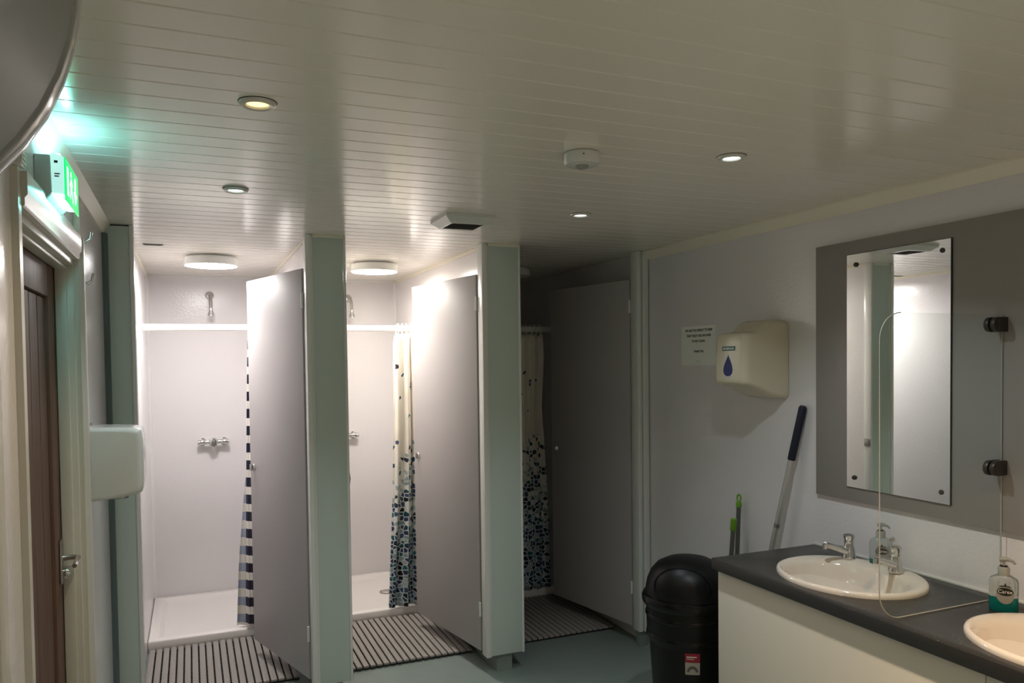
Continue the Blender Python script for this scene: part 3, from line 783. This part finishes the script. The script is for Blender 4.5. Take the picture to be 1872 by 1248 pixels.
# ================================================================== RIGHT WALL OBJECTS
# notice
t = thing('paper_notice', (XR, 3.345, 1.642), 'white paper notice with black lettering on the right wall', 'notice')
ny0, ny1, nz0, nz1 = 3.197, 3.493, 1.642, 1.849
obj('sheet', MB().box(XR - 0.0012, XR - 0.0002, ny0, ny1, nz0, nz1), PAPER, t)
nyc = (ny0 + ny1) / 2 - 0.004
for txt, z, s in (('WE ASK YOU KINDLY TO KEEP', 1.826, 0.0165), ('OUR TOILET AND SHOWER', 1.798, 0.0165), ('BLOCK CLEAN.', 1.770, 0.0165), ('THANK YOU', 1.716, 0.0145)):
    text_mesh('lettering', txt, s, INK, t, lambda x, y, zz, z=z: (XR - 0.0014 - zz * 0.2, nyc - x, z + y), bold=0.0007)
obj('underline', MB().box(XR - 0.0016, XR - 0.0013, nyc - 0.018, nyc + 0.018, 1.664, 1.6652), INK, t)

# centre-feed towel dispenser
t = thing('towel_dispenser', (XR, 2.78, 1.49), 'cream paper towel dispenser with blue drop window on right wall', 'dispenser')
dp = [(XR - 0.004, 1.492), (2.37, 1.500), (2.31, 1.530), (2.245, 1.556), (2.206, 1.562), (2.203, 1.60), (2.207, 1.70), (2.214, 1.785), (2.235, 1.790), (2.290, 1.792),
      (2.318, 1.812), (2.345, 1.842), (2.39, 1.850), (XR - 0.004, 1.842)]
obj('dispenser_cover', pillow(soften(dp), 2.684, 2.892, 0.030, (XR, 1.67), 0.22), CREAM, t, sharp=70)
obj('back_plate', MB().box(XR - 0.004, XR, 2.700, 2.876, 1.505, 1.828), CREAMSEAM, t, bevel=0.002)
# front medallion: slightly proud oval panel with the drop window and a maker's strip
def onfront(y, z, d):                      # point on the sloping front face
    f = (z - 1.575) / (1.775 - 1.575)
    return (2.2036 + 0.0062 * max(f, 0) - d, y, z)
dc = (2.785, 1.645)
drop = []
for i in range(32):
    a = 2 * math.pi * i / 32
    drop.append((dc[0] + 0.044 * math.sin(a) * abs(math.sin(a / 2)) ** 1.5, dc[1] + 0.047 * math.cos(a)))
def plate(poly, d0, d1):
    mb = MB(); n = len(poly)
    vs = [onfront(p[0], p[1], d0) for p in poly] + [onfront(p[0], p[1], d1) for p in poly]
    return mb.add(vs, [tuple(range(n)), tuple(range(2 * n - 1, n - 1, -1))] + [((i + 1) % n, i, n + i, n + (i + 1) % n) for i in range(n)])
def scalep(poly, s): return [(dc[0] + (p[0] - dc[0]) * s, dc[1] + (p[1] - dc[1]) * s) for p in poly]
dsur = obj('drop_surround', plate(scalep(drop, 1.16), -0.006, 0.0008), WHITEINK, t)
obj('drop_window', plate(drop, 0.0, 0.0022), BLUEDROP, dsur)
lb = obj('maker_strip', plate([(2.742, 1.711), (2.828, 1.711), (2.828, 1.730), (2.742, 1.730)], -0.006, 0.0012), TEAL, t)
for a, b in ((2.748, 2.762), (2.766, 2.776), (2.780, 2.800), (2.804, 2.822)):
    obj('strip_print', plate([(a, 1.716), (b, 1.716), (b, 1.725), (a, 1.725)], 0.0010, 0.0016), WHITEINK, lb)

# grey backboard and mirror
tag(obj('mirror_backboard', MB().box(XR - 0.016, XR - 0.0005, 0.60, 2.508, 1.099, 2.138), BOARD, bevel=0.0015), 'plain grey board on right wall behind the mirror', 'wall board')
t = thing('mirror', (XR - 0.02, 2.107, 1.155), 'tall frameless wall mirror over the basins', 'mirror')
mx0 = XR - 0.021
obj('mirror_sheet', MB().prism([(mx0 - 0.0026, 1.878), (mx0, 2.337), (mx0 + 0.0007, 2.337), (mx0 + 0.0007, 1.878)], 'Z', 1.156, 2.082), MIRROR, t, smooth=False)   # hangs very slightly out of true
obj('mirror_backing', MB().box(mx0 + 0.0009, XR - 0.0162, 1.876, 2.339, 1.154, 2.084), MIRROREDGE, t, smooth=False)
for yy, zz in ((2.290, 2.040), (1.910, 2.044), (2.297, 1.196), (1.911, 1.196)):
    obj('screw_cap', MB().lathe([(0, 0), (0.009, 0), (0.009, 0.005), (0.006, 0.009), (0, 0.010)], (mx0, yy, zz), '-X', 18), DARKMETAL, t)

# worktop with two basin cut-outs
BAS = ((2.190, 2.090), (2.190, 1.320))
BA, BB = 0.232, 0.272
def worktop():
    bm = bmesh.new()
    x0, x1, ya, yb, zt, zb = 1.918, XR - 0.0005, 0.60, 2.534, 0.877, 0.831
    loops = [[(x0, ya), (x1, ya), (x1, yb), (x0, yb)]]
    for cx, cy in BAS:
        loops.append([(cx + (BA - 0.02) * math.cos(2 * math.pi * i / 40), cy + (BB - 0.02) * math.sin(2 * math.pi * i / 40)) for i in range(40)])
    eds = []
    for lp in loops:
        vv = [bm.verts.new((p[0], p[1], zt)) for p in lp]
        eds += [bm.edges.new((vv[i], vv[(i + 1) % len(vv)])) for i in range(len(vv))]
    bmesh.ops.triangle_fill(bm, use_beauty=True, edges=eds)
    r = bmesh.ops.extrude_face_region(bm, geom=bm.faces[:])
    bmesh.ops.translate(bm, verts=[e for e in r['geom'] if isinstance(e, bmesh.types.BMVert)], vec=(0, 0, zb - zt))
    bmesh.ops.recalc_face_normals(bm, faces=bm.faces)
    bm.verts.ensure_lookup_table()
    mb = MB(); mb.v = [v.co.copy() for v in bm.verts]; mb.f = [tuple(v.index for v in f.verts) for f in bm.faces]
    bm.verts.index_update()
    mb.f = [tuple(v.index for v in f.verts) for f in bm.faces]
    bm.free()
    return mb
tag(obj('worktop', worktop(), WORK, bevel=0.004), 'speckled black worktop holding the basins', 'worktop')
t = thing('vanity_unit', (2.2, 1.56, 0), 'cream vanity cabinet under the black worktop', 'cabinet')
obj('front_panel', MB().box(1.940, 1.958, 1.391, 2.518, 0.10, 0.8305), CAB, t, bevel=0.0015)
obj('front_panel', MB().box(1.940, 1.958, 0.62, 1.388, 0.10, 0.8305), CAB, t, bevel=0.0015)
obj('end_panel', MB().box(1.959, XR - 0.001, 2.500, 2.518, 0.0, 0.8305), CAB, t, bevel=0.0015)
obj('plinth', MB().box(1.975, 1.99, 0.62, 2.499, 0.0, 0.10), CAB, t)
tag(obj('worktop_seal', MB().box(XR - 0.006, XR - 0.0006, 0.60, 2.534, 0.8772, 0.883), WHITEINK), 'thin white sealant strip along the back of the worktop', 'sealant')

def basin(cx, cy, lab):
    t = thing('basin', (cx, cy, 0.74), lab, 'basin', 'oval inset basins')
    z = 0.877
    pr = [(1.0, z), (1.0, z + 0.008), (0.985, z + 0.015), (0.95, z + 0.018), (0.90, z + 0.017), (0.84, z + 0.010), (0.80, z - 0.005), (0.76, z - 0.04),
          (0.66, z - 0.09), (0.45, z - 0.125), (0.2, z - 0.138), (0.075, z - 0.140), (0.075, z - 0.155), (0, z - 0.155)]
    under = [(0, z - 0.17), (0.30, z - 0.15), (0.70, z - 0.105), (0.82, z - 0.045), (0.88, z - 0.002), (1.0, z)]
    mb = MB()
    seg = 56
    vs, rows = [], []
    for r, h in pr:
        # bowl is set toward the front so the rim widens into a tap ledge at the wall side
        off = -0.028 * (1 - min(1, max(0, (r - 0.3) / 0.7))) if r < 0.95 else 0.0
        off = -0.030 if r <= 0.84 else (-0.015 if r <= 0.90 else 0)
        rows.append((r, h, off))
    n = len(rows)
    allp = []
    for r, h, off in rows + [(r, h, 0) for r, h in under[::-1]]:
        allp.append([(cx + off + BA * max(r, 0.001) * (0.93 if 0.05 < r <= 0.84 else 1) * math.cos(2 * math.pi * k / seg), cy + BB * max(r, 0.001) * math.sin(2 * math.pi * k / seg), h) for k in range(seg)])
    vs = sum(allp, [])
    fs = [(a * seg + k, a * seg + (k + 1) % seg, (a + 1) * seg + (k + 1) % seg, (a + 1) * seg + k) for a in range(len(allp) - 1) for k in range(seg)]
    obj('bowl', mb.add(vs, fs), CERAMIC, t, sharp=70)
    obj('waste', MB().lathe([(0, 0), (0.018, 0), (0.018, 0.004), (0.012, 0.006), (0, 0.006)], (cx - 0.03, cy, z - 0.1545), 'Z', 20), CHROME, t)
basin(*BAS[0], 'oval cream basin with two taps below the mirror')
basin(*BAS[1], 'warm-lit oval basin at the right edge, cut off by the frame')

def tap(x, y, lab, yawd):
    t = thing('basin_tap', (x, y, 0.892), lab, 'tap', 'chrome push taps')
    z = 0.8935
    obj('tap_body', MB().lathe([(0, 0), (0.026, 0), (0.0265, 0.006), (0.024, 0.012), (0.0215, 0.035), (0.017, 0.052), (0.015, 0.060), (0, 0.060)], (x, y, z), 'Z', 26), CHROME, t)
    obj('push_knob', MB().lathe([(0, 0.058), (0.017, 0.060), (0.018, 0.066), (0.0155, 0.070), (0.021, 0.088), (0.0205, 0.093), (0.015, 0.096), (0, 0.0965)], (x, y, z), 'Z', 26), CHROME, t)
    a = math.radians(yawd); dx, dy = -math.cos(a), math.sin(a)
    pts = [(x + dx * s, y + dy * s, z + h) for s, h in ((0.004, 0.026), (0.03, 0.036), (0.06, 0.046), (0.09, 0.056), (0.108, 0.061))]
    sp = obj('spout', MB().tube(pts, [0.017, 0.0150, 0.0125, 0.0115, 0.0115], 16), CHROME, t)
    p = Vector(pts[-1])
    obj('nozzle', MB().lathe([(0, 0.006), (0.0105, 0.004), (0.011, -0.014), (0.0085, -0.016), (0, -0.015)], (p.x, p.y, p.z), 'Z', 18), CHROME, sp)
tap(2.352, 2.245, 'chrome push tap left of the basin centre', 8)
tap(2.352, 2.030, 'chrome push tap in front of the soap bottle', -6)

# clear divider between the basins, held by two clips
t = thing('clear_screen', (2.17, 1.697, 0.879), 'clear acrylic divider screen standing between the basins', 'screen')
sx0, sx1, sz0, sz1, rc = 1.899, XR - 0.017, 0.8795, 1.808, 0.085
out = [(sx1, sz0)] + [(sx1, sz1)]
out += [(sx0 + rc - rc * math.sin(a), sz1 - rc + rc * math.cos(a)) for a in [math.pi / 2 * i / 10 for i in range(11)]]
out += [(sx0 + rc - rc * math.cos(a), sz0 + rc - rc * math.sin(a)) for a in [math.pi / 2 * i / 10 for i in range(11)]]
obj('acrylic_sheet', MB().prism(out, 'Y', 1.6945, 1.6995), GLASS, t, smooth=False)
edge_pts = [(p[0] - 0.0003, 1.697, p[1]) for p in out[1:]] + [(sx1, 1.697, sz0 + 0.0005)]
em = MB()
em.tube([(p[0], 1.697, p[1]) for p in out[2:]] + [(sx1 - 0.001, 1.697, sz0 + 0.0008)], 0.0018, 6)
em.tube([(sx1 - 0.002, 1.697, sz0 + 0.0008), (sx1 - 0.002, 1.697, sz1 - 0.002)], 0.0020, 6)
obj('polished_edge', em, GLASSEDGE, t)
for zz in (1.775, 1.310):
    c = obj('wall_clip', MB().box(XR - 0.060, XR - 0.0165, 1.7002, 1.716, zz - 0.024, zz + 0.024).prism([(XR - 0.060 + 0.024 * math.cos(a), zz + 0.024 * math.sin(a)) for a in [math.pi / 2 + math.pi * i / 12 for i in range(13)]], 'Y', 1.7002, 1.716), DARKMETAL, t, bevel=0.002)
    obj('clip_jaw', MB().box(XR - 0.060, XR - 0.0165, 1.678, 1.6938, zz - 0.024, zz + 0.024).prism([(XR - 0.060 + 0.024 * math.cos(a), zz + 0.024 * math.sin(a)) for a in [math.pi / 2 + math.pi * i / 12 for i in range(13)]], 'Y', 1.678, 1.6938), DARKMETAL, c, bevel=0.002)

# soap bottles
def soap(x, y, z, lab, level, nozz):
    t = thing('soap_bottle', (x, y, z), lab, 'soap bottle', 'clear pump soap bottles')
    ang = math.atan2(-x, -y) if False else math.atan2(y, x) + math.pi    # face the room
    d = Vector((-x, -y, 0)).normalized(); s = Vector((-d.y, d.x, 0))      # d toward the viewer, s sideways
    if s.dot(Vector((0, -1, 0))) < 0: s = -s
    xf = Matrix(((s.x, d.x, 0, x), (s.y, d.y, 0, y), (0, 0, 1, z), (0, 0, 0, 1)))
    def oval(w, dpt, zz, n=32, p=2.8):
        pts = []
        for k in range(n):
            a = 2 * math.pi * k / n
            ca, sa = math.cos(a), math.sin(a)
            pts.append((w * math.copysign(abs(ca) ** (2 / p), ca), dpt * math.copysign(abs(sa) ** (2 / p), sa), zz))
        return pts
    def loft(secs):
        rows = [oval(*q) for q in secs]; n = 32
        fs = [(a * n + k, a * n + (k + 1) % n, (a + 1) * n + (k + 1) % n, (a + 1) * n + k) for a in range(len(rows) - 1) for k in range(n)]
        fs += [tuple(range(n - 1, -1, -1)), tuple((len(rows) - 1) * n + k for k in range(n))]
        return MB(xf).add(sum(rows, []), fs)
    obj('bottle_liquid', loft([(0.0365, 0.020, 0.0), (0.0395, 0.0225, 0.006), (0.0395, 0.0225, level)]), SOAPTEAL, t)
    obj('bottle_body', loft([(0.0395, 0.0225, level + 0.0004), (0.0395, 0.0225, 0.094), (0.036, 0.021, 0.104), (0.022, 0.016, 0.112), (0.015, 0.014, 0.114)]), SOAPCLEAR, t)
    obj('collar', MB(xf).lathe([(0, 0.1142), (0.0165, 0.1142), (0.0165, 0.136), (0.0140, 0.140), (0, 0.140)], (0, 0, 0), 'Z', 24), PUMP, t)
    obj('collar_top', MB(xf).lathe([(0, 0.140), (0.011, 0.140), (0.011, 0.1425), (0, 0.1425)], (0, 0, 0), 'Z', 20), GAP, t)
    obj('pump_stem', MB(xf).lathe([(0, 0.1425), (0.004, 0.1425), (0.004, 0.158), (0, 0.158)], (0, 0, 0), 'Z', 12), PUMP, t)
    obj('pump_nozzle', MB(xf).tube([(-0.012, 0, 0.160), (0.0, 0, 0.163), (0.012, 0, 0.1625), (0.024, 0, 0.158), (0.031, 0, 0.150)], [0.006, 0.0075, 0.006, 0.0042, 0.0035], 10), PUMP, t)
    fy = 0.0232
    lab1 = obj('label_patch', MB(xf).prism([(0.004 + 0.024 * math.cos(a), 0.058 + 0.030 * math.sin(a)) for a in [i * 0.2618 for i in range(24)]], 'Y', fy - 0.0006, fy), LABELG, t)
    obj('label_oval', MB(xf).prism([(0.004 + 0.022 * math.cos(a), 0.066 + 0.0125 * math.sin(a)) for a in [i * 0.2618 for i in range(24)]], 'Y', fy, fy + 0.0004), INK, lab1)
    obj('label_leaves', MB(xf).prism([(-0.014, 0.080), (-0.006, 0.085), (0.000, 0.084), (0.004, 0.094), (0.008, 0.084), (0.014, 0.085), (0.022, 0.080), (0.004, 0.082)], 'Y', fy, fy + 0.0004), INK, lab1)
    # lettering reads left to right for someone facing the bottle
    xs = 1.0
    text_mesh('label_lettering', 'Carex', 0.0155, WHITEINK, lab1, lambda a, b, c: xf @ Vector((0.004 + a * xs, fy + 0.0006 + c * 0.3, 0.066 + b)))
    return t
soap(2.330, 1.612, 0.8772, 'clear soap bottle a third full of teal liquid beside the right basin', 0.047, 1)
soap(2.404, 2.142, 0.8772, 'clear soap bottle behind the basin tap, seen through the screen', 0.034, -1)

# ================================================================== FLOOR ITEMS ON THE RIGHT
bx, by = 2.032, 2.85
t = thing('swing_bin', (bx, by, 0), 'black swing-top bin beside the vanity cabinet', 'bin')
obj('bin_body', MB().lathe([(0, 0), (0.140, 0), (0.146, 0.012), (0.172, 0.42), (0.176, 0.44), (0.182, 0.448), (0.186, 0.56), (0.188, 0.595), (0, 0.595)], (bx, by, 0), 'Z', 48), BLACKP, t)
obj('bin_rim', MB().lathe([(0.17, 0.592), (0.196, 0.590), (0.203, 0.600), (0.205, 0.622), (0.199, 0.634), (0.190, 0.638), (0.17, 0.638)], (bx, by, 0), 'Z', 48), BLACKP2, t)
def dome(a, c, z0):
    return lambda th, ph: (bx + a * math.cos(ph) * math.cos(th), by + a * math.cos(ph) * math.sin(th), z0 + c * math.sin(ph))
hood = MB().lathe([(0.189, 0.634), (0.188, 0.655), (0.180, 0.695), (0.163, 0.735), (0.135, 0.766), (0.095, 0.786), (0.05, 0.796), (0, 0.799)], (bx, by, 0), 'Z', 48)
obj('lid_hood', hood, BLACKP, t)
# flap: rounded cap bulging from the hood toward the viewer
dv = Vector((-0.70, -0.68, 0.22)).normalized()
sv = dv.cross(Vector((0, 0, 1))).normalized(); uv_ = sv.cross(dv)
cc = Vector((bx, by, 0.668))
fl = MB(); ringsn = [(1.0, -0.03), (1.0, 0.008), (0.985, 0.013), (0.95, 0.013), (0.93, 0.009), (0.75, 0.012), (0.5, 0.013), (0.25, 0.013)]
R0 = 0.128; seg = 36
def hood_pt(q):
    # push a point out to the hood surface along dv-ish radial direction
    v = (q - cc); h = v.z; rr = math.hypot(v.x, v.y)
    return v
vs = []
for s, lift in ringsn:
    for k in range(seg):
        a = 2 * math.pi * k / seg
        off = sv * (R0 * s * math.cos(a)) + uv_ * (R0 * 0.86 * s * math.sin(a))
        rad = 0.1755 + lift
        dist = math.sqrt(max(rad * rad - off.length_squared, 0.0005))
        p = cc + off + dv * dist
        p.z = cc.z + (p.z - cc.z) * 0.78
        vs.append(tuple(p))
tipp = cc + dv * (0.1755 + 0.013); tipp.z = cc.z + (tipp.z - cc.z) * 0.78
vs.append(tuple(tipp))
fs = [(a * seg + k, a * seg + (k + 1) % seg, (a + 1) * seg + (k + 1) % seg, (a + 1) * seg + k) for a in range(len(ringsn) - 1) for k in range(seg)]
fs += [((len(ringsn) - 1) * seg + k, (len(ringsn) - 1) * seg + (k + 1) % seg, len(vs) - 1) for k in range(seg)]
obj('swing_flap', fl.add(vs, fs), BLACKP, t, sharp=50)
# moulded grip bands
obj('grip_band', MB().lathe([(0.187, 0.555), (0.190, 0.550), (0.190, 0.542), (0.1855, 0.536)], (bx, by, 0), 'Z', 48), BLACKP2, t)
obj('grip_band', MB().lathe([(0.1822, 0.470), (0.186, 0.464), (0.186, 0.455), (0.1815, 0.449)], (bx, by, 0), 'Z', 48), BLACKP2, t)
# sticker
a0 = math.atan2(-by, -bx) + 0.10
def onbin(u, z, d=0.0008):
    r = 0.146 + (0.172 - 0.146) * (z - 0.012) / (0.42 - 0.012) + d + 0.0006
    return (bx + r * math.cos(a0 + u / 0.165), by + r * math.sin(a0 + u / 0.165), z)
def sticker(u0, u1, z0, z1, d): return MB().grid(lambda a, b: onbin(u0 + (u1 - u0) * a, z0 + (z1 - z0) * b, d), 6, 2)
st = obj('sticker', sticker(-0.030, 0.030, 0.330, 0.383, 0.0010), LABELG, t, solid=0.0005)
obj('sticker_header', sticker(-0.030, 0.030, 0.3835, 0.423, 0.0010), RED, st, solid=0.0005)
obj('sticker_print', sticker(-0.024, 0.016, 0.406, 0.410, 0.0018), WHITEINK, st)
obj('sticker_print', sticker(-0.024, 0.006, 0.398, 0.400, 0.0018), WHITEINK, st)
arc = MB()
def arcf(a, b):
    th = math.pi * (0.05 + 0.9 * a); rr = 0.014 + 0.010 * b
    return onbin(rr * math.cos(th), 0.338 + 1.3 * rr * math.sin(th), 0.0018)
obj('sticker_picture', arc.grid(arcf, 12, 2), LABELD, st)

# blue-gripped mop handle leaning on the wall
mt, mbm = Vector((2.438, 2.578, 1.468)), Vector((2.335, 2.905, 0.0))
t = thing('mop_handle', tuple(mbm), 'silver mop handle with dark blue grip leaning on the right wall', 'mop')
gp = mt + (mbm - mt) * 0.158
obj('pole', MB().tube([mbm, gp], 0.0125, 16), ALU, t)
obj('grip', MB().tube([gp + (mbm - mt) * 0.004, gp, mt + (mbm - mt) * 0.006, mt], [0.0165, 0.0172, 0.0172, 0.012], 18), NAVY, t)
obj('pole_joint', MB().tube([mt + (mbm - mt) * 0.36, mt + (mbm - mt) * 0.372], 0.0135, 16), SATIN, t)

def broom(top, bot, lab, loop):
    top, bot = Vector(top), Vector(bot)
    t = thing('broom_handle', tuple(bot), lab, 'broom', 'grey handles with lime ends')
    ax = (top - bot).normalized()
    obj('pole', MB().tube([bot, top - ax * 0.055], 0.0105, 14), GREYTUBE, t)
    if loop:
        obj('end_socket', MB().tube([top - ax * 0.060, top - ax * 0.055, top - ax * 0.038, top - ax * 0.034], [0.0125, 0.0135, 0.0135, 0.010], 14), GREENP, t)
        side = Vector((0.25, -0.97, 0)); c = top - ax * 0.017
        pts = [c + side * (0.0105 * math.cos(a)) + ax * (0.0165 * math.sin(a)) for a in [2 * math.pi * i / 20 for i in range(21)]]
        obj('hanging_loop', MB().tube(pts, 0.0042, 8), GREENP, t)
    else:
        obj('end_socket', MB().tube([top - ax * 0.060, top - ax * 0.056, top - ax * 0.003, top], [0.0120, 0.0145, 0.0145, 0.011], 14), GREENP, t)
broom((2.425, 2.985, 1.022), (2.385, 2.990, 0.0), 'taller grey handle with lime hanging loop behind the bin', True)
broom((2.378, 2.965, 0.914), (2.350, 3.035, 0.0), 'shorter grey handle with lime end cap behind the bin', False)
